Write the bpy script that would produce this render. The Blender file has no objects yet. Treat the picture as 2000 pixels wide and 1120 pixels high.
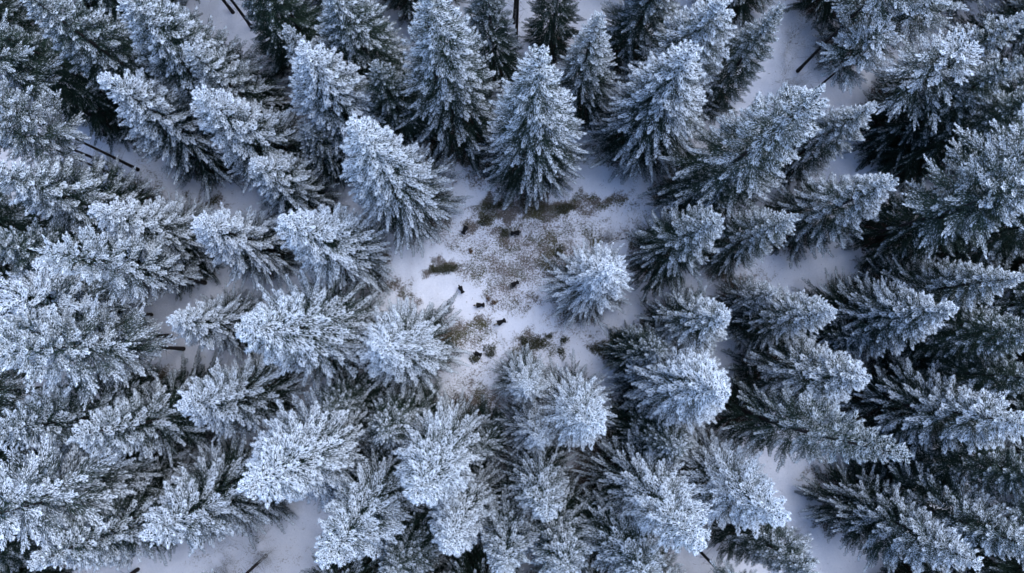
import bpy, math, random
import numpy as np
from mathutils import Vector, Matrix, Quaternion

R = math.radians
SC = bpy.context.scene
COL = SC.collection

# ------------------------------------------------------------------ camera
H = 50.0                       # drone height over the clearing, metres
FPX = 1333.3                   # focal length in photo pixels (24 mm on 36 mm, 2000 px wide)
TILT = math.atan(115 / FPX)    # straight down is at pixel (1000, 675)
cam_d = bpy.data.cameras.new('camera')
cam_d.lens = 24.0
cam_d.sensor_width = 36.0
cam_d.clip_end = 6000.0
cam = bpy.data.objects.new('camera', cam_d)
COL.objects.link(cam)
cam.location = (0, 0, H)
cam.rotation_euler = (TILT, 0, 0)
SC.camera = cam

# ------------------------------------------------------------------ sky and sun
SUN_EL, SUN_AZ = R(52), R(48)          # soft light from the upper right of the picture
w = bpy.data.worlds.new('World')
SC.world = w
w.use_nodes = True
nt = w.node_tree
bg = nt.nodes['Background']
sky = nt.nodes.new('ShaderNodeTexSky')
sky.sky_type = 'NISHITA'
sky.sun_disc = False
sky.sun_elevation = SUN_EL
sky.sun_rotation = SUN_AZ
sky.ozone_density = 3.5
nt.links.new(sky.outputs[0], bg.inputs[0])
bg.inputs[1].default_value = 0.15
sun_d = bpy.data.lights.new('sun', 'SUN')
sun_d.energy = 1.1
sun_d.angle = R(70)
sun_d.color = (1.0, 0.985, 0.965)
sun = bpy.data.objects.new('sun', sun_d)
COL.objects.link(sun)
sdir = Vector((math.sin(SUN_AZ) * math.cos(SUN_EL), math.cos(SUN_AZ) * math.cos(SUN_EL), math.sin(SUN_EL)))
sun.rotation_euler = (-sdir).to_track_quat('-Z', 'Y').to_euler()
sun.location = (20, 20, 80)
vs = SC.view_settings
vs.view_transform = 'Standard'
vs.look = 'None'
vs.exposure = 1.72
vs.gamma = 1.0
SC.cycles.max_bounces = 5
SC.cycles.diffuse_bounces = 2
SC.cycles.adaptive_threshold = 0.03
SC.cycles.glossy_bounces = 1
SC.cycles.use_denoising = True

# ------------------------------------------------------------------ helpers
CT, ST = math.cos(TILT), math.sin(TILT)


def ray(px, py):
    """Direction from the camera through a photo pixel."""
    x, y = (px - 1000) / FPX, (560 - py) / FPX
    return np.array((x, y * CT + ST, y * ST - CT))


def at(px, py, z=0.0):
    """The place in the world that the photo shows at a pixel, at height z."""
    d = ray(px, py)
    t = (z - H) / d[2]
    return np.array((d[0] * t, d[1] * t, z))


def relief(x, y):
    """Height of the ground."""
    return (0.045 * np.sin(2.3 * x + 1.1 * y) * np.sin(1.9 * y - 0.7 * x + 0.5) + 0.03 * np.sin(3.9 * x - 2.2 * y) * np.sin(3.3 * y + 1.7 * x) + 0.10 * np.sin(x * 0.31 + 1.3) * np.cos(y * 0.27 - 0.4) + 0.06 * np.sin(x * 0.83 + y * 0.52)
            + 0.035 * np.sin(x * 1.9 - y * 1.3 + 2.0) + 0.02 * np.sin(x * 3.7 + 0.7) * np.sin(y * 4.1 + 1.1))


def mesh_np(name, v, faces_flat, nper, mats, attrs=None, smooth=True, mat_idx=None):
    """A mesh from numpy arrays; faces all have nper corners."""
    me = bpy.data.meshes.new(name)
    n = len(faces_flat) // nper
    me.vertices.add(len(v))
    me.vertices.foreach_set('co', np.asarray(v, np.float32).ravel())
    me.loops.add(len(faces_flat))
    me.loops.foreach_set('vertex_index', np.asarray(faces_flat, np.int32))
    me.polygons.add(n)
    me.polygons.foreach_set('loop_start', np.arange(0, n * nper, nper, dtype=np.int32))
    me.polygons.foreach_set('loop_total', np.full(n, nper, np.int32))
    me.polygons.foreach_set('use_smooth', np.full(n, smooth))
    if mat_idx is not None:
        me.polygons.foreach_set('material_index', np.asarray(mat_idx, np.int32))
    for m in mats:
        me.materials.append(m)
    for k, a in (attrs or {}).items():
        at_ = me.attributes.new(k, 'FLOAT', 'POINT')
        at_.data.foreach_set('value', np.asarray(a, np.float32))
    me.update(calc_edges=True)
    return me


def link(name, me, parent=None, loc=(0, 0, 0), rot=(0, 0, 0), scale=(1, 1, 1)):
    o = bpy.data.objects.new(name, me)
    COL.objects.link(o)
    o.location, o.rotation_euler, o.scale = loc, rot, scale
    if parent:
        o.parent = parent
    return o


def tag(o, label, cat, group=None):
    o['label'] = label
    o['category'] = cat
    if group:
        o['group'] = group
    return o


class Spindles:
    """Collects slim three-sided shoots that are thick near the middle and pointed at both ends."""

    def __init__(self):
        self.a, self.b, self.r, self.t0, self.t1, self.m = [], [], [], [], [], []

    def add(self, a, b, r, t0, t1, m=0.35):
        a, b = np.atleast_2d(a), np.atleast_2d(b)
        n = len(a)
        self.a.append(a)
        self.b.append(b)
        for lst, q in ((self.r, r), (self.t0, t0), (self.t1, t1), (self.m, m)):
            lst.append(np.broadcast_to(np.asarray(q, float), (n,)))

    def arrays(self, rng):
        a, b = np.concatenate(self.a), np.concatenate(self.b)
        r, t0, t1, m = (np.concatenate(x)[:, None] for x in (self.r, self.t0, self.t1, self.m))
        d = b - a
        ln = np.linalg.norm(d, axis=1, keepdims=True) + 1e-9
        d = d / ln
        up = np.tile(np.array((0.0, 0.0, 1.0)), (len(a), 1))
        par = np.abs(d[:, 2]) > 0.92
        up[par] = (1, 0, 0)
        e1 = np.cross(d, up)
        e1 /= np.linalg.norm(e1, axis=1, keepdims=True)
        e2 = np.cross(e1, d)          # the ridge of the shoot points up
        c = a + (b - a) * m
        ph = rng.uniform(-0.5, 0.5, (len(a), 1))
        ring = []
        for k in range(3):
            an = math.pi / 2 + k * 2 * math.pi / 3 + ph
            ring.append(c + r * (np.cos(an) * e1 + np.sin(an) * e2 * 0.8))
        v = np.stack([a, ring[0], ring[1], ring[2], b], axis=1).reshape(-1, 3)
        tip = np.stack([t0, *(3 * [t0 + (t1 - t0) * m]), t1], axis=1).reshape(-1)
        base = (np.arange(len(a)) * 5)[:, None]
        pat = np.array([0, 2, 1, 0, 3, 2, 0, 1, 3, 4, 1, 2, 4, 2, 3, 4, 3, 1])
        return v, (base + pat[None]).ravel(), tip


def tube(pts, rad, sides=8, cap=True):
    """A tapered tube along points: vertices and triangles."""
    pts = np.asarray(pts, float)
    n = len(pts)
    t = np.gradient(pts, axis=0)
    t /= np.linalg.norm(t, axis=1, keepdims=True)
    ref = np.array((1.0, 0, 0)) if abs(t[0][0]) < 0.8 else np.array((0, 1.0, 0))
    v, f = [], []
    for i in range(n):
        e1 = np.cross(t[i], ref)
        e1 /= np.linalg.norm(e1)
        e2 = np.cross(t[i], e1)
        for k in range(sides):
            an = 2 * math.pi * k / sides
            v.append(pts[i] + rad[i] * (math.cos(an) * e1 + math.sin(an) * e2))
    for i in range(n - 1):
        for k in range(sides):
            a, b = i * sides + k, i * sides + (k + 1) % sides
            f += [a, b, b + sides, a, b + sides, a + sides]
    if cap:
        v.append(pts[-1])
        c = len(v) - 1
        for k in range(sides):
            f += [(n - 1) * sides + k, (n - 1) * sides + (k + 1) % sides, c]
    return np.array(v), f


# ------------------------------------------------------------------ materials
def new_mat(name):
    m = bpy.data.materials.new(name)
    m.use_nodes = True
    b = m.node_tree.nodes['Principled BSDF']
    b.inputs['Roughness'].default_value = 0.8
    b.inputs['Specular IOR Level'].default_value = 0.15
    return m, m.node_tree.nodes, m.node_tree.links, b


def noise(N, L, scale, detail=3.0, rough=0.6, coord=None):
    t = N.new('ShaderNodeTexNoise')
    t.inputs['Scale'].default_value = scale
    t.inputs['Detail'].default_value = detail
    t.inputs['Roughness'].default_value = rough
    if coord is not None:
        L.new(coord, t.inputs['Vector'])
    return t.outputs['Fac']


def math_n(N, L, op, a, b=None, c=None):
    t = N.new('ShaderNodeMath')
    t.operation = op
    for i, q in enumerate((a, b, c)):
        if q is None:
            continue
        if isinstance(q, (int, float)):
            t.inputs[i].default_value = q
        else:
            L.new(q, t.inputs[i])
    return t.outputs[0]


def step_n(N, L, x, lo, hi):
    t = N.new('ShaderNodeMapRange')
    t.interpolation_type = 'SMOOTHSTEP'
    L.new(x, t.inputs['Value'])
    t.inputs['From Min'].default_value = lo
    t.inputs['From Max'].default_value = hi
    return t.outputs['Result']


def mix_n(N, L, fac, a, b):
    t = N.new('ShaderNodeMix')
    t.data_type = 'RGBA'
    L.new(fac, t.inputs['Factor'])
    for q, s in ((a, t.inputs['A']), (b, t.inputs['B'])):
        if isinstance(q, tuple):
            s.default_value = (*q, 1)
        else:
            L.new(q, s)
    return t.outputs['Result']


def attr_n(N, name, kind='GEOMETRY'):
    t = N.new('ShaderNodeAttribute')
    t.attribute_type = kind
    t.attribute_name = name
    return t.outputs['Fac']


SNOW = (0.80, 0.84, 0.90)
RIME = (0.65, 0.715, 0.79)         # frost among needles, not solid snow


def needle_material(name, dark, light, bias):
    """Conifer needles with rime: white on the upper side and towards the shoot tips, green below."""
    m, N, L, b = new_mat(name)
    co = N.new('ShaderNodeTexCoord').outputs['Object']
    geo = N.new('ShaderNodeNewGeometry')
    sep = N.new('ShaderNodeSeparateXYZ')
    L.new(geo.outputs['Normal'], sep.inputs[0])
    x = math_n(N, L, 'MULTIPLY_ADD', sep.outputs['Z'], 0.52, bias - 0.69)
    x = math_n(N, L, 'MULTIPLY_ADD', attr_n(N, 'tip'), 0.70, x)
    n1 = math_n(N, L, 'SUBTRACT', noise(N, L, 1.8, 2, 0.6, co), 0.5)
    n2 = math_n(N, L, 'SUBTRACT', noise(N, L, 14.0, 2, 0.6, co), 0.5)
    x = math_n(N, L, 'MULTIPLY_ADD', n1, 0.6, x)
    x = math_n(N, L, 'MULTIPLY_ADD', n2, 0.25, x)
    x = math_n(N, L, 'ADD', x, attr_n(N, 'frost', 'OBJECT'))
    fac = step_n(N, L, x, 0.06, 0.52)
    g = mix_n(N, L, noise(N, L, 3.0, 2, 0.5, co), dark, light)
    L.new(mix_n(N, L, fac, g, RIME), b.inputs['Base Color'])
    return m


M_SPRUCE = needle_material('frosted_spruce_needles', (0.006, 0.019, 0.016), (0.022, 0.040, 0.025), 0.0)
M_PINE = needle_material('frosted_pine_needles', (0.010, 0.025, 0.021), (0.027, 0.044, 0.029), 0.10)


def bark_material(name, c1, c2, snow_amt):
    m, N, L, b = new_mat(name)
    co = N.new('ShaderNodeTexCoord').outputs['Object']
    c = mix_n(N, L, noise(N, L, 6.0, 4, 0.7, co), c1, c2)
    geo = N.new('ShaderNodeNewGeometry')
    sep = N.new('ShaderNodeSeparateXYZ')
    L.new(geo.outputs['Normal'], sep.inputs[0])
    x = math_n(N, L, 'MULTIPLY_ADD', sep.outputs['Z'], 0.5, noise(N, L, 9.0, 3, 0.6, co))
    fac = step_n(N, L, x, 1.05 - snow_amt, 1.3 - snow_amt)
    L.new(mix_n(N, L, fac, c, SNOW), b.inputs['Base Color'])
    bump = N.new('ShaderNodeBump')
    bump.inputs['Distance'].default_value = 0.03
    L.new(noise(N, L, 14.0, 4, 0.7, co), bump.inputs['Height'])
    L.new(bump.outputs[0], b.inputs['Normal'])
    return m


M_BARK = bark_material('dark_bark', (0.012, 0.010, 0.010), (0.034, 0.027, 0.026), 0.16)
M_TWIG = bark_material('bare_twigs', (0.05, 0.036, 0.036), (0.12, 0.09, 0.085), 0.45)
M_DEAD = bark_material('dead_wood', (0.05, 0.025, 0.018), (0.12, 0.06, 0.04), 0.3)


def ground_material():
    m, N, L, b = new_mat('snowy_forest_floor')
    co = N.new('ShaderNodeTexCoord').outputs['Object']
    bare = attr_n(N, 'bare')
    litter_shade = attr_n(N, 'litter_shade')
    n1 = noise(N, L, 0.9, 4, 0.6, co)
    n2 = noise(N, L, 7.5, 5, 0.75, co)
    n3 = noise(N, L, 26.0, 3, 0.7, co)
    x = math_n(N, L, 'MULTIPLY_ADD', n2, 1.3, bare)
    x = math_n(N, L, 'MULTIPLY_ADD', n3, 0.7, x)
    x = math_n(N, L, 'MULTIPLY_ADD', n1, 0.7, x)
    x = math_n(N, L, 'SUBTRACT', x, 1.35)
    fac = step_n(N, L, x, 0.26, 0.54)
    brown = mix_n(N, L, n3, (0.072, 0.060, 0.053), (0.20, 0.172, 0.155))
    olive = mix_n(N, L, n3, (0.03, 0.03, 0.014), (0.10, 0.095, 0.05))
    soil = mix_n(N, L, step_n(N, L, noise(N, L, 0.55, 3, 0.6, co), 0.42, 0.6), brown, olive)
    soil = mix_n(N, L, litter_shade, soil, (0.04, 0.028, 0.021))  # dark needle litter that also paints contact shade below the spruces
    snow = mix_n(N, L, step_n(N, L, n2, 0.3, 0.7), (0.67, 0.70, 0.78), (0.76, 0.78, 0.85))
    L.new(mix_n(N, L, fac, snow, soil), b.inputs['Base Color'])
    bump = N.new('ShaderNodeBump')
    bump.inputs['Distance'].default_value = 0.12
    bump.inputs['Strength'].default_value = 0.6
    hsum = math_n(N, L, 'MULTIPLY_ADD', n2, 0.7, n3)
    L.new(hsum, bump.inputs['Height'])
    L.new(bump.outputs[0], b.inputs['Normal'])
    return m


M_GROUND = ground_material()


def plant_material(name, c1, c2, snow_lo, snow_hi, scale=9.0):
    m, N, L, b = new_mat(name)
    co = N.new('ShaderNodeTexCoord').outputs['Object']
    c = mix_n(N, L, noise(N, L, scale, 3, 0.6, co), c1, c2)
    x = math_n(N, L, 'MULTIPLY_ADD', attr_n(N, 'tip'), 0.3, noise(N, L, scale * 1.7, 3, 0.7, co))
    L.new(mix_n(N, L, step_n(N, L, x, snow_lo, snow_hi), c, SNOW), b.inputs['Base Color'])
    return m


M_HEATH = plant_material('brown_heather', (0.05, 0.042, 0.040), (0.14, 0.118, 0.11), 0.55, 0.85)
M_MOSS = plant_material('olive_low_shrub', (0.022, 0.026, 0.010), (0.085, 0.085, 0.04), 0.74, 1.0)
M_STRAW = plant_material('dead_fern', (0.09, 0.055, 0.035), (0.2, 0.13, 0.085), 0.8, 1.0)
M_FEATHER = plant_material('black_feathers', (0.004, 0.004, 0.005), (0.012, 0.012, 0.014), 5, 6, 30)
M_NAPE = plant_material('pale_grey_feathers', (0.16, 0.15, 0.12), (0.3, 0.28, 0.24), 5, 6, 30)
M_BEAK = plant_material('dark_horn', (0.02, 0.018, 0.015), (0.05, 0.045, 0.035), 5, 6, 30)


# ------------------------------------------------------------------ crowns
def unit(v):
    return v / (np.linalg.norm(v, axis=-1, keepdims=True) + 1e-9)


def along(P, s):
    """Points and directions at the fractions s of a polyline."""
    seg = np.linalg.norm(np.diff(P, axis=0), axis=1)
    cum = np.concatenate([[0], np.cumsum(seg)]) / seg.sum()
    s1, s2 = np.clip(s - 0.05, 0, 1), np.clip(s + 0.05, 0, 1)
    f = lambda q: np.stack([np.interp(q, cum, P[:, j]) for j in range(3)], 1)
    return f(s), unit(f(s2) - f(s1))


def plume(S, rng, P, width, gap, fat, hang, t0, t1, bush):
    """A rime-covered bough end: a ridge with short twigs combed forward on both sides like a feather."""
    n = len(P)
    Lb = np.linalg.norm(np.diff(P, axis=0), axis=1).sum()
    sv = np.linspace(0, 1, n)
    S.add(P[:-1], P[1:] + (P[1:] - P[:-1]) * 0.35, fat * (1.45 - 0.45 * sv[:-1]), 0.25 + t0 * 0.8 + (t1 - t0 * 0.8 - 0.1) * sv[:-1], 0.25 + t0 * 0.8 + (t1 - t0 * 0.8 - 0.1) * sv[1:], 0.5)
    k = max(4, int(Lb / gap))
    up = np.array((0, 0, 1.0))
    for sg in (-1.0, 1.0):
        s = np.clip((np.arange(k) + rng.uniform(0.2, 0.8, k)) / k, 0.03, 1)
        p, T = along(P, s)
        sd = unit(np.cross(T, up))
        nm = np.cross(sd, T)
        prof = np.minimum(1, 0.45 + 1.4 * s) * np.minimum(1.0, 0.38 + 1.15 * (1 - s))
        ln = width * prof * rng.uniform(0.78, 1.18, k)
        phi = np.radians(rng.uniform(38, 56, k))[:, None]
        roll = rng.normal(-hang, 0.22, k)[:, None]
        D = unit(np.cos(phi) * T + np.sin(phi) * (sg * sd + roll * nm))
        q = p + D * ln[:, None]
        tt = t0 + (t1 - t0) * s
        S.add(p, q, fat * rng.uniform(0.85, 1.15, k), tt - 0.07, tt + 0.02, 0.45)
        m = (rng.uniform(0, 1, k) < bush) & (ln > 0.12)
        if m.sum() == 0:
            continue
        a = p[m] + D[m] * (ln[m] * rng.uniform(0.3, 0.7, m.sum()))[:, None]
        sgn = np.where(rng.uniform(0, 1, m.sum()) < 0.6, 1.0, -1.0)[:, None]
        d2 = unit(D[m] + sgn * 0.8 * T[m] + rng.normal(0, 0.25, (m.sum(), 3)))
        l2 = ln[m] * rng.uniform(0.45, 0.75, m.sum())
        S.add(a, a + d2 * l2[:, None], fat * 0.8, tt[m] - 0.16, tt[m] - 0.06, 0.45)


def conifer(seed, h, rad, z0, dz, per, droop, width, gap, fat, power, ragged, second, bush=0.85, belly=0.0, mat=None):
    """A conifer: whorls of plumed boughs up the stem, shorter and steeper towards the leader."""
    rng = np.random.default_rng(seed)
    S = Spindles()
    z = z0
    twist = rng.uniform(0, 6.28)
    wob = rng.uniform(0, 6.28, 3)
    while z < h - 0.3:
        u = (z - z0) / (h - z0)
        ring = rad * ((1 - u) ** power * (1 - belly) + belly * math.sin(math.pi * min(1, 0.12 + 0.9 * u)) ** 0.7) * (0.72 + 0.28 * min(1, u / 0.10)) + 0.14
        cnt = per if u < 0.75 else max(5, per - 2)
        twist += 0.62 + rng.uniform(-0.2, 0.2)
        for k in range(cnt):
            az = twist + 2 * math.pi * (k + rng.uniform(-0.25, 0.25)) / cnt
            side_ = 1 + 0.10 * math.sin(az + wob[0] + z * 0.35) + 0.07 * math.sin(2 * az + wob[1] - z * 0.6)
            Lb = ring * side_ * (1 + ragged * rng.normal(-0.15, 0.5))
            Lb = max(Lb, 0.18)
            zb = min(z + rng.uniform(-0.4, 0.4) * dz, h - 0.2)
            e = np.array((math.cos(az), math.sin(az), 0))
            sd = np.array((-math.sin(az), math.cos(az), 0))
            el = math.tan(R(-2 + 52 * u ** 1.3 + rng.uniform(-7, 7)))
            dr = droop * (1 - u) ** 0.55 * rng.uniform(0.75, 1.25)
            n = max(4, int(Lb / 0.2))
            s = np.linspace(0, 1, n)
            bend = rng.normal(0, 0.10)
            P = np.array((0, 0, zb))[None] + e[None] * (Lb * (s - 0.06 * s ** 2))[:, None] + sd[None] * (bend * Lb * s ** 2)[:, None]
            P[:, 2] += Lb * (el * s - dr * s ** 1.6 + 0.36 * dr * s ** 4)
            hang = 0.18 + 0.35 * droop * (1 - u)
            wd = width * min(1.0, 0.55 + 0.35 * Lb / 1.0)
            s0 = 0.30 if Lb > 1.2 else 0.06
            keep = s >= s0 - 0.01
            cov = lambda q: max(0.0, 1.0 - (1 - q) * Lb / 2.7)      # rime reaches about two metres in from the bough's end
            S.add(P[:-1], P[1:], 0.026 * (1.3 - s[:-1]), 0, 0.0, 0.5)
            plume(S, rng, P[keep] if keep.sum() > 3 else P, wd, gap, fat, hang, cov(s0), 1.0, bush)
            if Lb > 0.8:
                ns = max(2, int(second * Lb / 0.30))
                for j in range(ns):
                    sj = 0.24 + 0.58 * (j + rng.uniform(0, 1)) / ns
                    p, t = along(P, np.array([sj]))
                    p, t = p[0], t[0]
                    sg = 1 if j % 2 else -1
                    l2 = (0.42 * Lb * (1 - sj) + 0.20) * rng.uniform(0.75, 1.15)
                    ph = R(rng.uniform(34, 50))
                    d = math.cos(ph) * t + math.sin(ph) * sg * sd
                    d[2] -= 0.06 + 0.2 * droop * rng.uniform(0, 1)
                    q = np.linspace(0, 1, 4)[:, None]
                    P2 = p[None] + d[None] * l2 * q + (t - d)[None] * 0.35 * l2 * q ** 2
                    plume(S, rng, P2, wd * 0.70, gap * 1.1, fat * 0.92, hang, cov(sj) * 0.85, 0.25 + 0.7 * cov(sj), bush * 0.7)
        z += dz * (1 - 0.42 * u) * rng.uniform(0.88, 1.12)
    zz = np.linspace(h - 0.9, h, 5)                    # the leader
    plume(S, rng, np.stack([0.02 * np.sin(zz * 5), 0.02 * np.cos(zz * 4), zz], 1), 0.16, gap, fat * 0.9, 0.0, 0.9, 1.0, 0.5)
    v, f, tip = S.arrays(rng)
    return mesh_np('crown', v, f, 3, [mat or M_SPRUCE], {'tip': tip})


def trunk_mesh(seed, h, r0):
    rng = np.random.default_rng(seed)
    n = 14
    s = np.linspace(0, 1, n)
    bx, by = rng.normal(0, 0.012, 2)
    pts = np.stack([bx * h * np.sin(s * 3.1), by * h * np.sin(s * 3.1), s * (h - 0.3) - 0.15], 1)
    rad = r0 * ((1 - s) ** 0.8 * 0.93 + 0.05) + r0 * 0.30 * np.exp(-s * h / 0.45)
    v, f = tube(pts, rad, 9)
    S = Spindles()
    k = 46                                        # dead snags on the lower stem
    z = rng.uniform(1.0, h * 0.7, k)
    az = rng.uniform(0, 6.28, k)
    a = np.stack([np.interp(z, pts[:, 2], pts[:, 0]), np.interp(z, pts[:, 2], pts[:, 1]), z], 1)
    d = unit(np.stack([np.cos(az), np.sin(az), rng.uniform(-0.35, 0.15, k)], 1))
    S.add(a, a + d * rng.uniform(0.3, 1.3, k)[:, None], 0.012, 0, 0, 0.15)
    v2, f2, _ = S.arrays(rng)
    return mesh_np('trunk', np.concatenate([v, v2]), np.concatenate([np.array(f), f2 + len(v)]), 3, [M_BARK])


# every variant: (crown mesh, trunk mesh, its height, its radius)
VAR = {}


def variant(key, crown, trunk, h, rad):
    VAR.setdefault(key, []).append((crown, trunk, h, rad))


#                         seed    h    rad  z0   dz   per droop width gap   fat    power ragged second
for i in range(3):      # dense conical spruce with drooping plumes
    variant('S', conifer(11 + i, 19, 3.3, 0.5, 0.58, 7, 0.62, 0.24, 0.042, 0.0195, 0.95 - 0.04 * i, 0.12, 0.34),
            trunk_mesh(11 + i, 19, 0.2), 19, 2.9)
for i in range(2):      # long-boughed feathery spruce
    variant('D', conifer(31 + i, 17, 3.6, 0.6, 0.66, 6, 0.74, 0.29, 0.042, 0.0205, 0.88, 0.16, 0.30),
            trunk_mesh(31 + i, 17, 0.19), 17, 3.1)
for i in range(2):      # fuller, more upright spruce
    variant('F', conifer(51 + i, 18, 3.1, 1.0, 0.64, 7, 0.50, 0.24, 0.043, 0.020, 0.84 + 0.06 * i, 0.18, 0.40),
            trunk_mesh(51 + i, 18, 0.19), 18, 2.8)
for i in range(2):      # pine with a rounder crown on a bare stem
    variant('P', conifer(71 + i, 16, 2.4, 8.6 + 0.4 * i, 0.66, 6, 0.25, 0.22, 0.046, 0.022, 0.75, 0.36, 0.7, 0.8, 0.55, M_PINE),
            trunk_mesh(71 + i, 15.4, 0.125), 16, 2.6)
for i in range(2):      # pine branched lower down
    variant('Q', conifer(81 + i, 16, 2.5, 4.2 + 0.8 * i, 0.68, 6, 0.30, 0.22, 0.046, 0.022, 0.72, 0.34, 0.7, 0.8, 0.45, M_PINE),
            trunk_mesh(81 + i, 15.4, 0.13), 16, 2.6)
variant('Y', conifer(91, 9, 2.2, 0.25, 0.46, 6, 0.40, 0.21, 0.043, 0.019, 0.85, 0.18, 0.4), trunk_mesh(91, 9, 0.11), 9, 2.0)

# ------------------------------------------------------------------ the trees: where each stands, how tall, how wide, how frosted
TREES = []


def T(kind, tip, h, rad, frost, label, base=None, v=None, tall=False):
    if tip is not None and not tall:      # away from the clearing the stand is lower
        d = math.hypot(tip[0] - 1000, tip[1] - 675)
        h *= 1 - 0.24 * min(1, max(0, (d - 560) / 110))
    if tip is not None and tip[0] > 1500:
        rad *= 0.9
    TREES.append(dict(kind=kind, tip=tip, h=h, rad=rad, frost=frost, label=label, base=base, v=v))


# round the clearing
T('S', (1055, 98), 21.0, 3.3, 0.00, 'broad symmetrical spruce with hanging plumes at the upper edge of the clearing')
T('F', (1190, 527), 12.5, 2.45, 0.14, 'round snow-laden spruce standing alone inside the clearing')
T('D', (738, 678), 15.0, 2.95, 0.13, 'very white round-topped spruce on the lower left rim of the clearing')
T('D', (476, 640), 19.0, 3.5, 0.10, 'white spruce with long feathery boughs, left of the round-topped clearing spruce')
T('S', (690, 244), 19.0, 3.1, 0.10, 'tall frosted spruce at the upper left rim of the clearing')
T('F', (553, 428), 17.0, 2.9, 0.12, 'frosted spruce just below the tall one on the upper left clearing rim')
T('S', (836, -18), 19.5, 3.3, 0.00, 'big dark-footed spruce above the brown bank, left of the symmetrical spruce', tall=True)
T('S', (1352, 94), 21.0, 3.55, 0.02, 'tall spruce with pale tip, right of the symmetrical spruce')
T('S', (1172, 30), 19.5, 2.3, 0.02, 'slim spruce wedged between the symmetrical spruce and the tall pale-tipped one', v=1)
T('D', (1602, 184), 20.0, 3.7, 0.02, 'green-sided spruce with long plumes at the upper right of the clearing', v=1, tall=True)
T('D', (1402, 430), 15.0, 2.5, 0.00, 'green-hearted spruce beside the reddish branch at the right clearing edge')
T('F', (1553, 424), 15.5, 2.25, 0.00, 'frosted spruce directly right of the green-hearted one')
T('F', (1421, 620), 13.5, 2.5, 0.00, 'short spruce with dark green base, right of the lone clearing spruce')
T('S', (1412, 768), 16.5, 3.2, 0.08, 'wide frosted spruce below the short dark-based one')
T('F', (1160, 836), 18.0, 2.45, 0.15, 'bright star-topped spruce at the lower edge of the clearing')
T('F', (1028, 757), 13.0, 1.7, 0.10, 'small bright spruce tucked left of the bright star-topped one', v=1)
T('D', (1053, 862), 12.5, 1.9, 0.14, 'star-shaped spruce with drooping white arms below the clearing')
T('S', (812, 968), 20.0, 2.9, 0.12, 'thick white spruce below the round-topped clearing spruce')
T('S', (480, 955), 21.0, 3.5, 0.12, 'broadest white spruce of the lower left, over a dark gap')

# inner ring, left
T('S', (588, 94), 20.0, 3.1, 0.08, 'white-topped spruce with layered boughs, left of the big dark-footed one', v=2)
T('F', (556, 50), 17.0, 1.9, 0.02, 'narrow spruce tip poking up behind the white-topped layered spruce')
T('F', (384, 182), 19.5, 2.9, 0.10, 'frosted spruce left of the white-topped layered spruce')
T('F', (362, 90), 17.5, 2.3, 0.06, 'smaller frosted spruce directly above its taller neighbour in the upper left', v=2)
T('F', (196, 150), 19.0, 2.9, 0.10, 'ragged frosted spruce right of the three bare pine stems')
T('F', (494, 315), 13.5, 2.4, 0.03, 'low frosted spruce between three taller ones, upper left of centre', v=1)
T('F', (388, 436), 15.5, 2.6, 0.14, 'rounded frosted spruce left of the clearing rim spruces')
T('F', (335, 626), 14.5, 2.2, 0.10, 'small leaning-looking spruce left of the feathery white one')
T('F', (356, 792), 17.0, 2.7, 0.08, 'drooping grey-green spruce right of the pointed spruce in the lower left')
T('D', (143, 852), 19.5, 2.9, 0.10, 'pointed spruce with feathered arms at the lower left', v=1)
T('F', (632, 1092), 19.5, 3.0, 0.10, 'white spruce touching the bottom edge below the broadest white one')
T('F', (288, 1045), 19.0, 3.2, 0.06, 'shaggy grey-white spruce above the snowy glade at the bottom', v=2)
T('S', (876, 1078), 17.0, 2.5, 0.12, 'white-tipped spruce at the bottom, left of three smaller tips', v=1)
T('D', (1066, 1010), 16.0, 2.3, 0.08, 'spruce with curled white arms below the star-shaped one', v=1)
T('F', (1366, 1066), 19.5, 2.9, 0.14, 'frosted spruce ending beside the bare stem at the bottom', v=1)
T('F', (1523, 1012), 19.0, 3.2, 0.14, 'full frosted spruce left of the snow path in the lower right')

# inner ring, right
T('D', (1747, 352), 18.5, 2.9, 0.05, 'bright-tipped spruce pointing at the shaded pines on the right')
T('F', (1712, 202), 17.0, 2.3, 0.02, 'slim frosted spruce behind the green-sided one', v=1)
T('S', (1528, 10), 19.0, 2.4, -0.03, 'dark narrow spruce with hanging dead-looking boughs by the upper snow strip', v=1)
T('S', (1412, -4), 20.5, 3.1, 0.02, 'wide frosted spruce at the top edge above the tall pale-tipped one', v=2)
T('F', (1627, 608), 15.5, 2.3, 0.03, 'frosted spruce below the right-hand strip of open snow')
T('Y', (1516, 570), 8.5, 1.7, 0.02, 'little spruce tip left of the open snow strip, right of centre')
T('S', (1862, 606), 18.0, 2.9, 0.02, 'long pointed spruce with bright tip below the far right spruce', v=2)
T('S', (1998, 542), 19.0, 2.9, 0.00, 'long spruce lying towards the right edge at mid height')
T('D', (1688, 740), 18.0, 3.2, 0.05, 'bushy spruce with bright point right of the wide frosted one')
T('D', (1777, 892), 22.0, 2.6, 0.06, 'long dark spruce pointing at the small snow patch with a bare stem', v=1, tall=True)
T('F', (2012, 832), 20.0, 3.5, 0.06, 'large pale spruce at the right edge above the small snow patch', v=2)
T('F', (1912, 1104), 19.5, 3.1, 0.05, 'long frosted spruce across the lower right corner, beyond the snow path')
T('F', (1592, 1128), 17.5, 2.6, -0.04, 'dim spruce at the bottom edge below the full frosted one', v=1)

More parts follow.
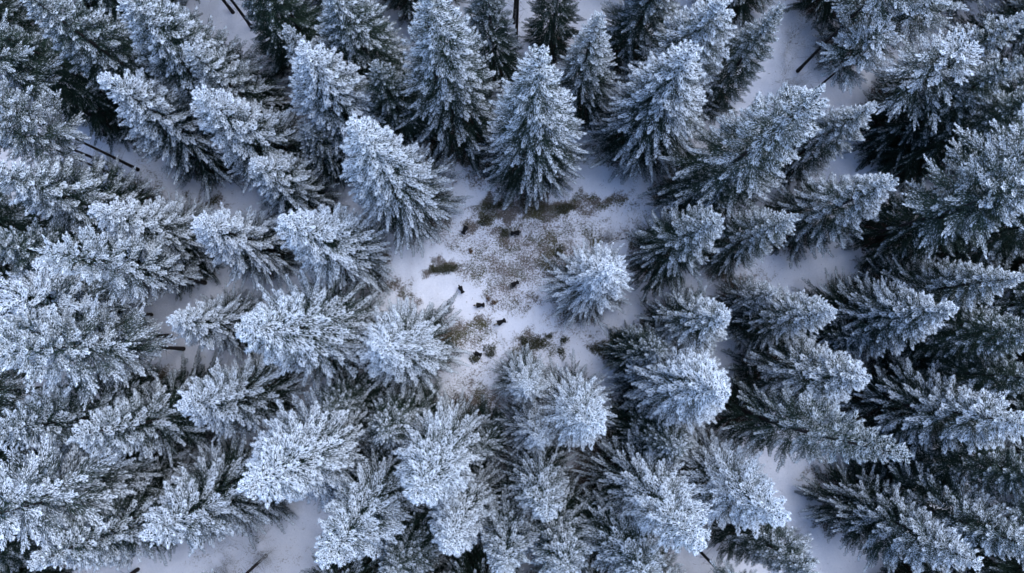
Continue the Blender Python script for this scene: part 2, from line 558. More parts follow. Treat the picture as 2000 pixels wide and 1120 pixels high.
# outer left
T('P', None, 15.6, 2.3, 0.04, 'tall pine on the thickest of three bare stems, upper left', base=(272, 333))
T('P', None, 14.5, 2.2, 0.06, 'pine on the short middle stem of the three, upper left', base=(215, 322), v=1)
T('P', None, 14.0, 2.2, 0.02, 'pine on the thin lowest stem of the three, upper left', base=(263, 360), v=2)
T('P', None, 17.0, 2.7, 0.06, 'pine at the left edge above the three bare stems', base=(238, 262), v=1)
T('S', (238, -6), 21.0, 3.4, 0.00, 'large green-white spruce at the top edge, second from the left corner')
T('S', (36, -22), 22.0, 3.2, -0.02, 'green-white spruce in the top left corner', v=1)
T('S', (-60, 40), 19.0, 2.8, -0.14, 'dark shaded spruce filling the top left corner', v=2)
T('F', (-22, 330), 20.0, 3.1, 0.04, 'frosted spruce at the left edge below the bare pine stems', v=1)
T('F', (178, 408), 17.5, 2.6, 0.14, 'bright frosted spruce below the small snow glade on the left')
T('Q', None, 17.5, 2.3, 0.14, 'low pale pine below the bright spruce of the left glade', base=(401, 553), v=2)
T('F', (-40, 470), 18.5, 2.8, -0.05, 'dark spruce at the left edge, halfway up', v=2)
T('Q', (20, 592), 18.5, 3.7, 0.10, 'largest round-crowned pine at the left edge')
T('Q', None, 18.5, 2.8, 0.10, 'round-crowned pine on the red-brown stem, left edge', base=(358, 682), v=1)
T('Q', None, 17.0, 2.2, 0.06, 'pine on the thin stem just above the red-brown one', base=(332, 656), v=2)
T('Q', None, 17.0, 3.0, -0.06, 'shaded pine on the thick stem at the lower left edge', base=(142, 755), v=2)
T('F', (-20, 842), 20.0, 3.0, 0.02, 'dim spruce at the left edge under the shaded pine')
T('Q', None, 18.5, 3.6, 0.10, 'wide pine whose stem shows below the pointed lower left spruce', base=(301, 899))
T('F', (-30, 1010), 20.0, 3.5, 0.08, 'wide frosted spruce in the bottom left corner', v=2)
T('F', (60, 1105), 20.0, 3.0, 0.06, 'frosted spruce cut by the bottom edge near the left corner')
T('P', None, 15.0, 2.4, 0.0, 'pine beyond the bottom edge, its stem in the snowy glade', base=(519, 1086))
T('P', None, 15.0, 2.4, 0.0, 'pine beyond the bottom edge on the stem left of the snowy glade', base=(270, 1112), v=1)

# outer top
T('S', (640, -40), 20.0, 3.2, -0.06, 'dark frosted spruce at the top edge above the white-topped layered one', v=1)
T('S', (455, -95), 19.0, 2.7, -0.14, 'dark spruce at the top edge beside the narrow snow lane', v=2)
T('P', None, 16.0, 2.3, 0.0, 'pine on the left of two stems in the top left snow lane', base=(456, 26))
T('P', None, 16.0, 2.3, 0.0, 'pine on the right of two stems in the top left snow lane', base=(493, 56), v=1)
T('S', (950, -60), 19.0, 2.0, -0.06, 'dark spruce half hidden right of the big dark-footed one', v=2)
T('P', None, 16.0, 2.2, 0.0, 'pine on the thicker of two stems in the top middle snow lane', base=(1008, 76), v=2)
T('P', None, 16.0, 2.0, 0.0, 'pine on the thinner of two stems in the top middle snow lane', base=(1003, 47))
T('F', None, 15.0, 1.8, -0.10, 'grey-green tree with short stem right of the top middle snow lane', base=(1072, 96), v=2)
T('P', None, 14.5, 2.6, 0.04, 'grey pine at the top edge on the left of two dark stems', base=(1209, 66), v=1)
T('P', None, 14.0, 2.4, 0.02, 'grey pine at the top edge on the right of two dark stems', base=(1236, 82), v=2)
T('F', (1300, -70), 17.0, 2.6, -0.04, 'dim spruce cut by the top edge, left of the wide frosted one')

# outer right
T('P', None, 17.0, 3.0, 0.02, 'dark-stemmed pine beside the upper right snow strip', base=(1558, 139))
T('P', (1888, 92), 17.0, 3.3, 0.06, 'wide grey pine above the slim frosted spruce, upper right', v=1)
T('P', (1725, 60), 15.0, 2.7, 0.04, 'grey pine in the upper right, left of the wide grey one', v=2)
T('P', (1850, -30), 16.0, 2.8, 0.04, 'grey pine cut by the top edge near the right corner')
T('F', (2005, 30), 18.0, 2.6, 0.04, 'frosted spruce in the top right corner', v=1)
T('S', (2003, 116), 18.5, 2.9, -0.05, 'dark two-toned spruce with white arms at the right edge, upper part')
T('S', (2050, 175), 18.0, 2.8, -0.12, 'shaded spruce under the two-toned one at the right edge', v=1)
T('P', None, 17.5, 3.3, 0.0, 'shaded pine at the right edge on the stem above the snow strip', base=(1721, 412))
T('P', None, 17.0, 2.9, -0.03, 'dark pine behind the bright-tipped spruce, stem over the snow strip', base=(1680, 463), v=1)
T('F', None, 15.0, 2.6, -0.10, 'dark spruce on the thick stem at the end of the snow strip', base=(1714, 466), v=2)
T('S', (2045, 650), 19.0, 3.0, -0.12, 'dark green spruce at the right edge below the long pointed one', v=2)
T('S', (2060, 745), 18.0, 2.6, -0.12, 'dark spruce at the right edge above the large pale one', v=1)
T('P', None, 16.5, 2.6, -0.04, 'dark pine on the bare stem by the small right-hand snow patch', base=(1823, 884))
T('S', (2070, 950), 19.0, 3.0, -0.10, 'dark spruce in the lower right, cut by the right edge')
T('F', (2030, 1075), 20.0, 3.2, 0.00, 'dim spruce in the bottom right corner', v=2)
T('P', None, 14.5, 2.6, -0.04, 'dim pine between the long frosted spruce and the bottom right corner', base=(1790, 962), v=1)
T('P', None, 15.0, 2.2, 0.0, 'pine beyond the bottom edge on the slanting bare stem', base=(1357, 1067), v=2)

T('F', None, 13.0, 2.2, 0.0, 'frosted spruce right of the dark-stemmed pine, upper right', base=(1640, 100), v=1)

# lower trees in the gaps, dim and half hidden
T('F', (985, 1122), 16.0, 2.3, 0.04, 'frosted spruce at the bottom edge, middle of three smaller tips')
T('F', (1108, 1135), 16.0, 2.4, 0.02, 'frosted spruce at the bottom edge, rightmost of three smaller tips', v=2)
T('F', (1275, 1160), 17.0, 2.7, 0.02, 'frosted spruce cut by the bottom edge left of the slanting bare stem', v=1)
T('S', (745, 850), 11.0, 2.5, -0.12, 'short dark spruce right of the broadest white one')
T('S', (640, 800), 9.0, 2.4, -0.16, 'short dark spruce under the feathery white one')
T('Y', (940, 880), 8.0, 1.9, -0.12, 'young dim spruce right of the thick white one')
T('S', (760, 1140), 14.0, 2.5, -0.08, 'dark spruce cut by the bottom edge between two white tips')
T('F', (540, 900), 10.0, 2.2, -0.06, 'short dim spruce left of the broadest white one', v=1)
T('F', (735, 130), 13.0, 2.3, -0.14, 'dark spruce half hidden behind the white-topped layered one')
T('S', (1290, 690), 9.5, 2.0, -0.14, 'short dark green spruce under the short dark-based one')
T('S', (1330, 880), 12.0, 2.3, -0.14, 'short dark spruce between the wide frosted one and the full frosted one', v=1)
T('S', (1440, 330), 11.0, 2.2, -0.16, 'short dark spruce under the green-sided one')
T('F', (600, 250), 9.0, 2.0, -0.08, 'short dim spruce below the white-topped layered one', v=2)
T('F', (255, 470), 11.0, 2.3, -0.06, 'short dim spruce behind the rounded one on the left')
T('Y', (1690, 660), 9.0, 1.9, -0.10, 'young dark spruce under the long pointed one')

# trees that stand at the picture's border, so that mostly their lower boughs show
ORD = ['first', 'second', 'third', 'fourth', 'fifth', 'sixth', 'seventh', 'eighth', 'ninth', 'tenth', 'eleventh', 'twelfth']
EDGE = {
    ('top', 'left'): [(10, 5), (105, 110), (215, 0), (322, 70), (685, 0), (822, -5), (1420, 0), (1605, 0), (1800, 0), (1900, 110), (1995, 0)],
    ('left', 'top'): [(130, 470), (5, 480), (115, 585), (0, 655), (0, 835), (110, 880), (160, 1000), (0, 1010), (75, 1125)],
    ('right', 'top'): [(2000, 235), (1885, 262), (1925, 375), (1842, 478), (2000, 505), (1885, 600), (2000, 735), (1880, 785), (2000, 920), (1885, 1060), (2000, 1120)],
    ('bottom', 'left'): [(705, 1110), (825, 1125), (940, 1125), (1125, 1120), (1240, 1100), (1780, 1122)],
}
re_ = random.Random(8)
for (side_, start), pts_ in EDGE.items():
    for q, p_ in enumerate(pts_):
        T(re_.choice('SFFD'), None, re_.uniform(12.5, 15.5), re_.uniform(2.4, 3.0), re_.uniform(-0.08, 0.06),
          '%s spruce from the %s among the cut-off ones hugging the %s edge' % (ORD[q], start, side_), base=p_, v=re_.randrange(3))

BASES = []
rnd = random.Random(5)
pick = {}
GROUPS = {'S': 'frosted spruces of the forest', 'D': 'frosted spruces of the forest', 'F': 'frosted spruces of the forest',
          'Y': 'frosted spruces of the forest', 'P': 'pines of the forest', 'Q': 'pines of the forest'}


def plant_tree(t):
    if t['base'] is not None:
        p = at(*t['base'])
    else:
        p = at(*t['tip'], t['h'])
    x, y = p[0], p[1]
    z = float(relief(x, y)) - 0.02
    lst = VAR[t['kind']]
    if t['v'] is None:
        k = pick.get(t['kind'], 0)
        pick[t['kind']] = k + 1
        t['v'] = k
    cm, tm, vh, vr = lst[t['v'] % len(lst)]
    name = 'pine_tree' if t['kind'] in 'PQ' else 'spruce_tree'
    root = bpy.data.objects.new(name, None)
    COL.objects.link(root)
    root.empty_display_size = 0.5
    root.location = (x, y, z)
    tag(root, t['label'], 'tree', GROUPS[t['kind']])
    sx, sz = t['rad'] / vr * (1.08 if t['kind'] in 'PQ' else 1.30), t['h'] / vh
    rz = rnd.uniform(0, 6.28)
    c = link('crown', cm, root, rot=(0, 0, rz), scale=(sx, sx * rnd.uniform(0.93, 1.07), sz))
    far = max(0.0, math.hypot(x, y * 1.3 - 2) - 15) / 25      # corner darkening put into the colour: outer trees get less rime
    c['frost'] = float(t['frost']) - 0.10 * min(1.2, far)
    link('trunk', tm, root, rot=(0, 0, rz + 1), scale=(math.sqrt(sz), math.sqrt(sz), sz))
    BASES.append((x, y, t['rad'], t['kind']))


for t in TREES:
    plant_tree(t)

# ------------------------------------------------------------------ the forest that goes on beyond the picture
def pixel_of(x, y):
    d = np.array((x, y, -H))
    # camera axes: right = x, up = (0, CT, ST), back = (0, -ST, CT)
    u = d[0]
    vv = d[1] * CT + d[2] * ST
    ww = -(-d[1] * ST + d[2] * CT)
    return 1000 + FPX * u / ww, 560 - FPX * vv / ww


fp = []
rf = random.Random(21)
for i in range(-19, 20):
    for j in range(-14, 17):
        x, y = i * 4.3 + rf.uniform(-1.4, 1.4), j * 4.1 + rf.uniform(-1.4, 1.4)
        u, vv = pixel_of(x, y)
        if -45 < u < 2045 and -45 < vv < 1165:
            continue
        if any((x - b[0]) ** 2 + (y - b[1]) ** 2 < 2.9 ** 2 for b in BASES):
            continue
        fp.append((x, y, float(relief(np.array(x), np.array(y)))))
pm = bpy.data.meshes.new('surrounding_forest')
pm.from_pydata(fp, [], [])
for nm, vals in (('spin', [rf.uniform(0, 6.28) for _ in fp]), ('size', [rf.uniform(0.82, 1.12) for _ in fp]), ('sort', [rf.randrange(3) for _ in fp])):
    q = pm.attributes.new(nm, 'FLOAT', 'POINT')
    q.data.foreach_set('value', vals)
fo = link('surrounding_forest', pm)
fo['kind'] = 'stuff'
tag(fo, 'frosted conifer forest continuing all round beyond the trees in view', 'forest')
ng = bpy.data.node_groups.new('forest', 'GeometryNodeTree')
ng.interface.new_socket('Geometry', in_out='INPUT', socket_type='NodeSocketGeometry')
ng.interface.new_socket('Geometry', in_out='OUTPUT', socket_type='NodeSocketGeometry')
GN, GL = ng.nodes, ng.links
gin, gout = GN.new('NodeGroupInput'), GN.new('NodeGroupOutput')
jn = GN.new('GeometryNodeJoinGeometry')


def gattr(nm):
    q = GN.new('GeometryNodeInputNamedAttribute')
    q.data_type = 'FLOAT'
    q.inputs['Name'].default_value = nm
    return q.outputs['Attribute']


crowns = {o.data.name: o for o in COL.objects if o.name.split('.')[0] in ('crown', 'trunk')}
for si, (kd, vi) in enumerate((('S', 0), ('F', 1), ('F', 0))):
    for me_ in VAR[kd][vi][:2]:
        oi = GN.new('GeometryNodeObjectInfo')
        oi.inputs['Object'].default_value = crowns[me_.name]
        oi.transform_space = 'ORIGINAL'
        ip = GN.new('GeometryNodeInstanceOnPoints')
        cp = GN.new('FunctionNodeCompare')
        cp.data_type = 'FLOAT'
        cp.operation = 'EQUAL'
        GL.new(gattr('sort'), cp.inputs[0])
        cp.inputs[1].default_value = si
        cp.inputs['Epsilon'].default_value = 0.1
        cx = GN.new('ShaderNodeCombineXYZ')
        GL.new(gattr('spin'), cx.inputs['Z'])
        GL.new(gin.outputs[0], ip.inputs['Points'])
        GL.new(cp.outputs[0], ip.inputs['Selection'])
        GL.new(oi.outputs['Geometry'], ip.inputs['Instance'])
        GL.new(cx.outputs[0], ip.inputs['Rotation'])
        GL.new(gattr('size'), ip.inputs['Scale'])
        GL.new(ip.outputs[0], jn.inputs[0])
GL.new(jn.outputs[0], gout.inputs[0])
gm = fo.modifiers.new('forest', 'NODES')
gm.node_group = ng

# ------------------------------------------------------------------ ground
BLOBS = [  # photo pixel, half sizes in pixels, how snow-free
    (1030, 408, 105, 20, 0.75), (942, 432, 22, 17, 0.6), (985, 458, 20, 18, 0.5), (1010, 470, 90, 50, 0.36), (975, 535, 100, 55, 0.40),
    (1065, 490, 75, 75, 0.42), (872, 524, 36, 17, 0.60), (925, 645, 55, 36, 0.42), (1050, 668, 50, 24, 0.42), (1185, 465, 70, 14, 0.42),
    (930, 785, 50, 24, 0.52), (1160, 895, 45, 70, 0.6), (880, 300, 60, 18, 0.7), (1170, 392, 70, 16, 0.45), (1300, 385, 50, 22, 0.4),
    (965, 585, 70, 34, 0.33), (1110, 620, 50, 45, 0.34), (790, 570, 46, 18, 0.45), (1010, 590, 50, 34, 0.32), (1450, 545, 70, 16, 0.34),
    (1180, 680, 45, 18, 0.45), (780, 215, 30, 30, 0.4), (400, 395, 40, 18, 0.4), (960, 860, 15, 60, 0.4), (1600, 1030, 50, 14, 0.38),
    (1575, 930, 30, 14, 0.35), (945, 340, 34, 36, 0.33), (1290, 640, 40, 20, 0.3), (1130, 440, 90, 24, 0.30), (1000, 690, 90, 40, 0.24),
    (930, 740, 60, 40, 0.26), (900, 470, 60, 50, 0.26), (1010, 130, 30, 30, 0.28), (300, 330, 70, 40, 0.18), (1240, 420, 70, 30, 0.22),
    (460, 1090, 140, 30, 0.2), (250, 735, 90, 20, 0.24), (1160, 650, 60, 20, 0.22)]
SNOWY = [(885, 575, 55, 26, 0.45), (1015, 632, 45, 14, 0.15), (885, 350, 18, 30, 0.2),
         (1660, 500, 60, 20, 0.3), (1580, 990, 60, 50, 0.3), (1010, 50, 40, 60, 0.3), (470, 40, 40, 60, 0.3), 
         (860, 500, 20, 12, 0.1), (1040, 640, 60, 12, 0.1), (1510, 160, 40, 60, 0.3), (1790, 870, 40, 30, 0.3), (1340, 1095, 40, 30, 0.3)]


def blob_sum(x, y, lst):
    s = np.zeros_like(x)
    x, y = (x + 0.40 * np.sin(1.7 * y + 0.9 * np.sin(2.3 * x)) + 0.24 * np.sin(4.1 * y + 1.3 * x + 1) + 0.14 * np.sin(7.3 * y - 2.9 * x),
            y + 0.34 * np.sin(1.9 * x + 0.8 * np.sin(2.1 * y) + 2) + 0.20 * np.sin(4.7 * x - 1.1 * y) + 0.12 * np.sin(8.1 * x + 3.3 * y))
    for px, py, rx, ry, a in lst:
        c = at(px, py)
        k = H / FPX * 1.02
        q = ((x - c[0]) / (rx * k)) ** 2 + ((y - c[1]) / (ry * k)) ** 2
        s = np.maximum(s, a * np.exp(-0.7 * q ** 1.4))
    return s


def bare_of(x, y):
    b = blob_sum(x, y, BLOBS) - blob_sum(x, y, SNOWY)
    lit_shade = np.zeros_like(x)
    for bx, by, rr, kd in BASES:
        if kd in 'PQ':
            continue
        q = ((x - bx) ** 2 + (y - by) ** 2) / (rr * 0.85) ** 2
        lit_shade = np.maximum(lit_shade, np.exp(-q ** 2))  # litter round each spruce foot, doubling as painted contact shade
    return b * 1.2 + 0.62 * lit_shade + 0.02, lit_shade


def axis(lo, hi, st, far):
    a = list(np.arange(lo, hi + 1e-6, st))
    d, p, q = st, lo, hi
    pre, post = [], []
    while d < far:
        d *= 1.55
        p -= d
        q += d
        pre.append(p)
        post.append(q)
    return np.array(pre[::-1] + a + post)


gx, gy = axis(-44, 44, 0.30, 900), axis(-24, 30, 0.30, 900)
X, Y = np.meshgrid(gx, gy)
x, y = X.ravel(), Y.ravel()
nr = np.random.default_rng(3)
zg = relief(x, y)
bare, lit_shade = bare_of(x, y)
inside = (np.abs(x) < 44) & (y > -24) & (y < 30)
zg = zg + np.where(inside, nr.normal(0, 0.012, len(x)), 0)
nx = len(gx)
ii = (np.arange(len(gy) - 1)[:, None] * nx + np.arange(nx - 1)[None]).ravel()
quads = np.stack([ii, ii + 1, ii + 1 + nx, ii + nx], 1).ravel()
gme = mesh_np('ground', np.stack([x, y, zg], 1), quads, 4, [M_GROUND], {'bare': bare, 'litter_shade': lit_shade})
g = link('ground', gme)
g['kind'] = 'structure'

# ------------------------------------------------------------------ dry heather and grass poking through the snow
rng = np.random.default_rng(17)
n = 420000
hx, hy = rng.uniform(-22, 22, n), rng.uniform(-14, 18, n)
hb, _ = bare_of(hx, hy)
patch = 0.5 + 0.5 * np.sin(hx * 1.7 + 3 * np.sin(hy * 0.9)) * np.sin(hy * 1.9 + 2 * np.sin(hx * 0.8))
keep = rng.uniform(0, 1, n) < np.clip((hb - 0.14) * 0.42 * (0.25 + patch), 0.005, 0.30)
hx, hy = hx[keep], hy[keep]
S = Spindles()
for _ in range(3):
    a = np.stack([hx, hy, relief(hx, hy) - 0.02], 1) + rng.normal(0, 0.03, (len(hx), 3)) * (1, 1, 0)
    d = np.stack([rng.normal(0, 0.8, len(hx)), rng.normal(0, 0.8, len(hx)), np.full(len(hx), 0.6)], 1)
    S.add(a, a + unit(d) * rng.uniform(0.06, 0.22, len(hx))[:, None], rng.uniform(0.008, 0.02, len(hx)), 0, 1, 0.4)
nl_ = 9000                                        # stray twigs and needles on the snow between the trees
lx, ly = rng.uniform(-39, 39, nl_), rng.uniform(-21, 28, nl_)
cl = 0.5 + 0.5 * np.sin(lx * 0.9 + 2 * np.sin(ly * 0.7)) * np.sin(ly * 1.1 + 2 * np.sin(lx * 0.6))
ok = rng.uniform(0, 1, nl_) < 0.25 + 0.75 * cl ** 2
lx, ly = lx[ok], ly[ok]
a = np.stack([lx, ly, relief(lx, ly)], 1)
d = np.stack([rng.normal(0, 1, len(lx)), rng.normal(0, 1, len(lx)), rng.uniform(0, 0.5, len(lx))], 1)
S.add(a, a + unit(d) * (0.06 + 0.3 * rng.uniform(0, 1, len(lx)) ** 3)[:, None], rng.uniform(0.008, 0.022, len(lx)), 0, 0.4, 0.4)
v, f, tip = S.arrays(rng)
o = link('heather', mesh_np('heather', v, f, 3, [M_HEATH], {'tip': tip}))
tag(o, 'brown heather and dry grass poking through the clearing snow', 'heather')
o['kind'] = 'stuff'


# ------------------------------------------------------------------ low shrubs and fern tufts
def cushion(seed, rx, ry, hz, count, ln, r, mat, up=0.7):
    rg = np.random.default_rng(seed)
    S = Spindles()
    nl = 7                                            # several lobes of different size, so the outline is ragged
    la = rg.uniform(0, 6.28, nl)
    lr = rg.uniform(0.15, 0.85, nl)
    ls = rg.uniform(0.22, 0.55, nl)
    pick_ = rg.choice(nl, count, p=ls ** 2 / (ls ** 2).sum())
    q = np.sqrt(rg.uniform(0, 1, count))
    an = rg.uniform(0, 6.28, count)
    edge = 1 + 0.3 * np.sin(an * 3 + pick_ * 2.1) + 0.2 * np.sin(an * 7 + pick_)
    ax = rx * (lr[pick_] * np.cos(la[pick_]) + ls[pick_] * q * edge * np.cos(an))
    ay = ry * (lr[pick_] * np.sin(la[pick_]) + ls[pick_] * q * edge * np.sin(an))
    az = hz * np.clip(1 - q ** 2, 0, 1) * rg.uniform(0.2, 1, count)
    a = np.stack([ax, ay, az - 0.03], 1)
    d = unit(np.stack([np.cos(an) * q + rg.normal(0, .5, count), np.sin(an) * q + rg.normal(0, .5, count), np.full(count, up)], 1))
    S.add(a, a + d * rg.uniform(0.6, 1.3, count)[:, None] * ln, r * rg.uniform(0.7, 1.3, count), 0, 1, 0.5)
    v, f, tip = S.arrays(rg)
    return mesh_np('foliage', v, f, 3, [mat], {'tip': tip})


def ground_thing(name, px, py):
    p = at(px, py)
    root = bpy.data.objects.new(name, None)
    COL.objects.link(root)
    root.location = (p[0], p[1], float(relief(p[0], p[1])))
    return root


K = H / FPX
for i, (px, py, rx, ry, n, lab) in enumerate([
        (872, 523, 24, 9, 900, 'long olive low shrub on the left side of the clearing'),
        (847, 527, 9, 7, 260, 'small olive shrub at the left tip of the long olive one'),
        (1048, 668, 25, 15, 900, 'largest dark olive low shrub near the bottom of the clearing'),
        (1021, 674, 12, 17, 500, 'upright olive shrub left of the largest dark olive one'),
        (959, 684, 17, 11, 500, 'olive low shrub in the middle of the lower snow'),
        (928, 702, 11, 9, 350, 'round olive tuft under the lowest black bird'),
        (1072, 658, 8, 6, 160, 'small olive sprig up and right of the largest dark olive shrub'),
        (1104, 664, 10, 9, 240, 'small olive shrub far right of the largest dark olive one'),
        (1094, 690, 9, 12, 260, 'olive tuft beside the bright star-topped spruce'),
        (1178, 678, 30, 12, 700, 'dark brown-green shrub under the wide frosted spruce'),
        (985, 455, 11, 12, 360, 'olive grass cushion left of the upper right black bird'),
        (944, 432, 17, 10, 500, 'brown-olive grass cushion above the clearing snow'),
        (1090, 408, 34, 10, 800, 'mossy bank at the foot of the symmetrical spruce'),
        (970, 402, 40, 12, 900, 'brown mossy bank left of the symmetrical spruce foot'),
        (1093, 492, 10, 14, 300, 'olive patch of growth left of the lone clearing spruce')]):
    r_ = ground_thing('low_shrub', px, py)
    tag(r_, lab, 'shrub', 'low shrubs of the clearing')
    link('foliage', cushion(100 + i, rx * K, ry * K, 0.22, n, 0.16, 0.02, M_MOSS), r_)
for i, (px, py, rx, ry, lab) in enumerate([
        (921, 491, 3.5, 6.5, 'upright brown fern tuft below the upper left black bird'),
        (954, 584, 3.5, 7, 'brown fern tuft in the middle of the clearing'),
        (964, 592, 7, 4, 'flat brown fern tuft beside the other in mid clearing'),
        (1118, 586, 10, 5, 'reddish-brown fern tuft left of the lone clearing spruce')]):
    r_ = ground_thing('fern_tuft', px, py)
    tag(r_, lab, 'fern', 'brown fern tufts')
    link('foliage', cushion(140 + i, rx * K, ry * K, 0.16, 90, 0.14, 0.022, M_STRAW), r_)


# ------------------------------------------------------------------ leafless shrubs
def bare_shrub(seed, h, spread, stems):
    rg = np.random.default_rng(seed)
    S = Spindles()

    def grow(p, d, ln, r, lev):
        k = 3
        for _ in range(k):
            d2 = d + rg.normal(0, 0.16, 3)
            d2 = d2 / np.linalg.norm(d2)
            q = p + d2 * ln / k
            S.add(p, q + d2 * ln / k * 0.15, r, lev / 4, lev / 4 + 0.2, 0.3)
            if lev < 3:
                for _ in range(2):
                    d3 = d2 + rg.normal(0, 0.55, 3)
                    d3[2] += 0.1
                    grow(q, d3 / np.linalg.norm(d3), ln * rg.uniform(0.45, 0.7), r * 0.6, lev + 1)
            p, d, r = q, d2, r * 0.85
    for i in range(stems):
        an = rg.uniform(0, 6.28)
        d = np.array((math.cos(an) * spread, math.sin(an) * spread, 1.0))
        grow(np.array((rg.normal(0, .1), rg.normal(0, .1), -0.05)), d / np.linalg.norm(d), h * rg.uniform(0.6, 1) * 0.62, 0.032, 0)
    v, f, tip = S.arrays(rg)
    return mesh_np('branches', v, f, 3, [M_TWIG], {'tip': tip})


SHR = [bare_shrub(201, 3.0, 0.7, 5), bare_shrub(202, 3.6, 0.55, 5), bare_shrub(203, 2.6, 0.9, 6)]
for i, (px, py, s, lab) in enumerate([
        (838, 268, 1.0, 'pale leafless shrub beside the brown bank'),
        (812, 238, 0.8, 'leafless shrub left of the big dark-footed spruce'),
        (515, 118, 1.0, 'leafless shrub in the top left snow lane, upper one'),
        (556, 160, 0.9, 'leafless shrub in the top left snow lane, lower one'),
        (500, 1078, 1.1, 'leafless shrub arching over the bottom snow glade'),
        (440, 1100, 0.8, 'small leafless shrub left in the bottom snow glade'),
        (1545, 85, 1.0, 'leafless shrub in the upper right snow strip, upper one'),
        (1530, 160, 0.9, 'leafless shrub in the upper right snow strip, lower one'),
        (1620, 75, 1.3, 'leafless shrub behind the dark-stemmed pine'),
        (1800, 130, 1.8, 'grey leafless tree near the top right corner, lower one'),
        (1770, 60, 1.8, 'grey leafless tree near the top right corner, upper one'),
        (1195, 462, 0.45, 'low twiggy shrub at the right end of the clearing'),
        (1610, 940, 0.7, 'leafless shrub right of the lower right snow path'),
        (1560, 1040, 0.5, 'small leafless shrub in the lower right snow path')]):
    r_ = ground_thing('bare_shrub', px, py)
    tag(r_, lab, 'shrub', 'leafless shrubs')
    link('branches', SHR[i % 3], r_, rot=(0, 0, i * 1.7), scale=(s, s, s))

# ------------------------------------------------------------------ fallen wood
for i, (x0, y0, x1, y1, r, lab) in enumerate([
        (1188, 476, 1212, 462, 0.07, 'reddish fallen branch at the right end of the clearing'),
        (1212, 467, 1236, 460, 0.06, 'dark fallen branch right of the reddish one'),
        (880, 462, 881, 416, 0.05, 'thin dead pole lying at the left edge of the clearing'),
        (887, 372, 885, 342, 0.05, 'thin fallen stick on the snow below the brown bank'),
        (862, 352, 892, 356, 0.06, 'brown stick crossing the snow below the brown bank'),
        (1657, 508, 1700, 504, 0.05, 'thin fallen pole on the right-hand snow strip'),
        (860, 605, 888, 600, 0.04, 'thin twig beside the round-topped clearing spruce')]):
    a, b = at(x0, y0), at(x1, y1)
    c = (a + b) / 2
    rg = np.random.default_rng(300 + i)
    pts = np.stack([a + (b - a) * s for s in np.linspace(0, 1, 7)]) - c
    pts[:, :2] += rg.normal(0, 0.04, (7, 2))
    pts[:, 2] = r * 0.75 + np.array([relief(p[0] + c[0], p[1] + c[1]) for p in pts]) - relief(c[0], c[1])
    v, f = tube(pts, np.linspace(r, r * 0.5, 7), 7)
    S = Spindles()
    k = 6
    j = rg.integers(1, 6, k)
    d = np.stack([rg.normal(0, 1, k), rg.normal(0, 1, k), rg.uniform(0, 0.5, k)], 1)
    S.add(pts[j], pts[j] + unit(d) * rg.uniform(0.2, 0.6, k)[:, None], r * 0.3, 0, 0, 0.2)
    v2, f2, _ = S.arrays(rg)
    o = link('fallen_branch', mesh_np('fallen_branch', np.concatenate([v, v2]), np.concatenate([np.array(f), f2 + len(v)]), 3, [M_DEAD if i != 1 else M_BARK]),
             loc=(c[0], c[1], float(relief(c[0], c[1]))))
    tag(o, lab, 'branch', 'fallen branches')


# ------------------------------------------------------------------ black birds
def loft(rings, sides=14):
    """Rings: (x, z, half width, half height)."""
    v, f = [], []
    for (x, z, w_, h_) in rings:
        for k in range(sides):
            an = 2 * math.pi * k / sides
            v.append((x, w_ * math.cos(an), z + h_ * math.sin(an)))
    for i in range(len(rings) - 1):
        for k in range(sides):
            a, b = i * sides + k, i * sides + (k + 1) % sides
            f += [a, a + sides, b + sides, a, b + sides, b]
    for c, i in ((0, 0), (1, len(rings) - 1)):
        x, z, _, _ = rings[i]
        v.append((x, 0, z))
        for k in range(sides):
            a, b = i * sides + k, i * sides + (k + 1) % sides
            f += [len(v) - 1, a, b] if c == 0 else [len(v) - 1, b, a]
    return np.array(v, float), f


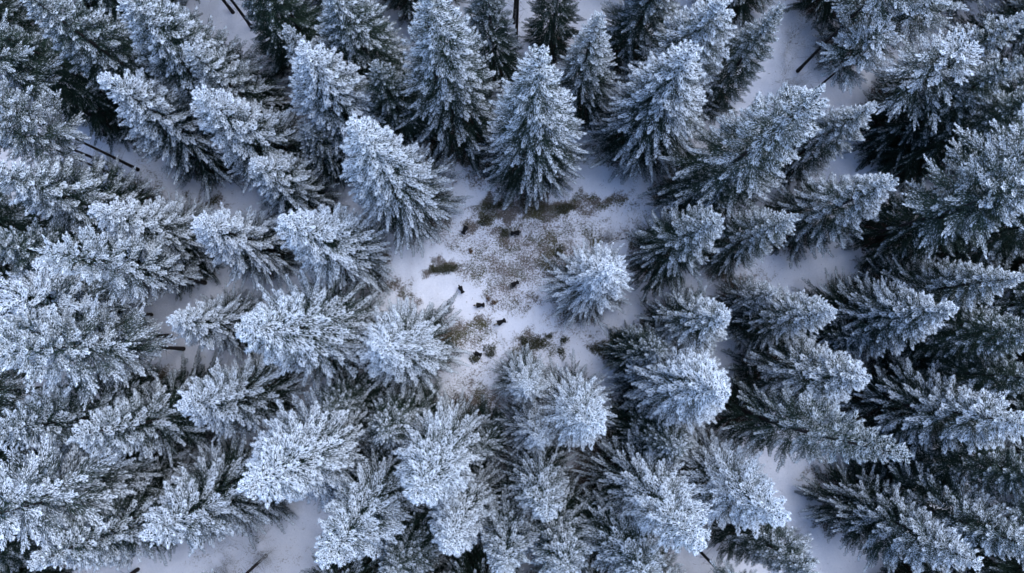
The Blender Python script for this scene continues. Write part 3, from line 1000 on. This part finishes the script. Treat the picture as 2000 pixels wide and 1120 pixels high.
def bird(px, py, heading, neck, s, label):
    root = ground_thing('black_bird', px, py)
    root.rotation_euler = (0, 0, heading)
    root.scale = (1.08, 1.45, 1.15)
    tag(root, label, 'bird', 'black birds on the clearing')
    nk = neck
    v, f = loft([(-0.24, 0.27, 0.02, 0.015), (-0.18, 0.28, 0.07, 0.05), (-0.08, 0.28, 0.115, 0.095), (0.03, 0.29, 0.125, 0.11),
                 (0.12, 0.31, 0.095, 0.09), (0.17, 0.35, 0.055, 0.055), (0.20 + 0.3 * nk, 0.40 - 0.1 * nk, 0.04, 0.04),
                 (0.23 + 0.5 * nk, 0.45 - 0.25 * nk, 0.042, 0.042), (0.27 + 0.5 * nk, 0.47 - 0.3 * nk, 0.045, 0.043),
                 (0.31 + 0.5 * nk, 0.465 - 0.3 * nk, 0.032, 0.03), (0.335 + 0.5 * nk, 0.455 - 0.3 * nk, 0.012, 0.012)])
    mi = []
    for k in range(0, len(f), 3):
        x = v[f[k]][0]
        mi.append(1 if 0.165 < x < 0.21 + 0.3 * nk and v[f[k]][2] > 0.33 else 0)
    me = mesh_np('body', v * s, f, 3, [M_FEATHER, M_NAPE], {'tip': np.zeros(len(v))}, mat_idx=mi)
    body = link('body', me, root)
    bx, bz = (0.33 + 0.5 * nk), (0.455 - 0.3 * nk)
    vb, fb = tube(np.array([(bx - .01, 0, bz), (bx + .03, 0, bz - .004), (bx + .06, 0, bz - .02)]) * s, np.array((.014, .011, .003)) * s, 6)
    link('beak', mesh_np('beak', vb, fb, 3, [M_BEAK], {'tip': np.zeros(len(vb))}), root)
    for sg in (-1, 1):
        n, m = 7, 5
        vv, ff = [], []
        for i in range(n):
            u = i / (n - 1)
            for j in range(m):
                t_ = j / (m - 1)
                wx = 0.14 - 0.42 * u
                hh = (0.105 * math.sin(math.pi * min(1, 0.2 + 0.8 * (1 - u) ** 0.7)) + 0.02)
                an = 0.25 + 1.15 * t_
                wy = (0.128 - 0.085 * u ** 1.5) * math.sin(an) + 0.012
                wz = 0.285 + hh * math.cos(an) * 1.05
                vv.append((wx, sg * wy, wz))
        for i in range(n - 1):
            for j in range(m - 1):
                a = i * m + j
                ff += [a, a + 1, a + 1 + m, a, a + 1 + m, a + m]
        wo = link('wing', mesh_np('wing', np.array(vv) * s, ff, 3, [M_FEATHER], {'tip': np.zeros(len(vv))}), root)
        sm = wo.modifiers.new('thick', 'SOLIDIFY')
        sm.thickness = 0.012 * s
        pl = np.array([(0.02, sg * 0.05, 0.22), (0.0, sg * 0.055, 0.12), (0.02, sg * 0.055, 0.0), (0.07, sg * 0.06, -0.012)]) * s
        vl, fl = tube(pl, np.array((.03, .013, .010, .006)) * s, 6)
        link('leg', mesh_np('leg', vl, fl, 3, [M_BEAK], {'tip': np.zeros(len(vl))}), root)
    # fanned tail
    vt, ft = [], []
    k = 9
    for i in range(k):
        an = R(-26 + 52 * i / (k - 1))
        for rr, zz in ((0.16, 0.285), (0.30, 0.275), (0.40 + 0.01 * (i % 2), 0.26)):
            vt.append((-0.04 - rr * math.cos(an), rr * math.sin(an) * 0.8, zz - 0.02 * abs(an)))
    for i in range(k - 1):
        for j in range(2):
            a = i * 3 + j
            ft += [a, a + 3, a + 4, a, a + 4, a + 1]
    to = link('tail', mesh_np('tail', np.array(vt) * s, ft, 3, [M_FEATHER], {'tip': np.zeros(len(vt))}), root)
    sm = to.modifiers.new('thick', 'SOLIDIFY')
    sm.thickness = 0.012 * s


bird(910, 448, R(62), 0.0, 0.95, 'black bird at the upper left of the clearing, nearest the tall frosted spruce')
bird(1010, 456, R(5), -0.1, 1.0, 'black bird on brown grass at the top of the clearing')
bird(900, 564, R(118), -0.1, 0.85, 'black bird on smooth snow at the left of the clearing')
bird(1003, 557, R(208), -0.1, 0.9, 'black bird on speckled heather in mid clearing')
bird(935, 597, R(184), 0.05, 0.95, 'black bird between the smooth snow and the flat brown fern tuft')
bird(976, 631, R(204), 0.2, 1.0, 'black bird with pale nape stretching its neck on the lower snow')
bird(931, 691, R(165), -0.1, 0.85, 'lowest black bird, at the edge of the round olive tuft')
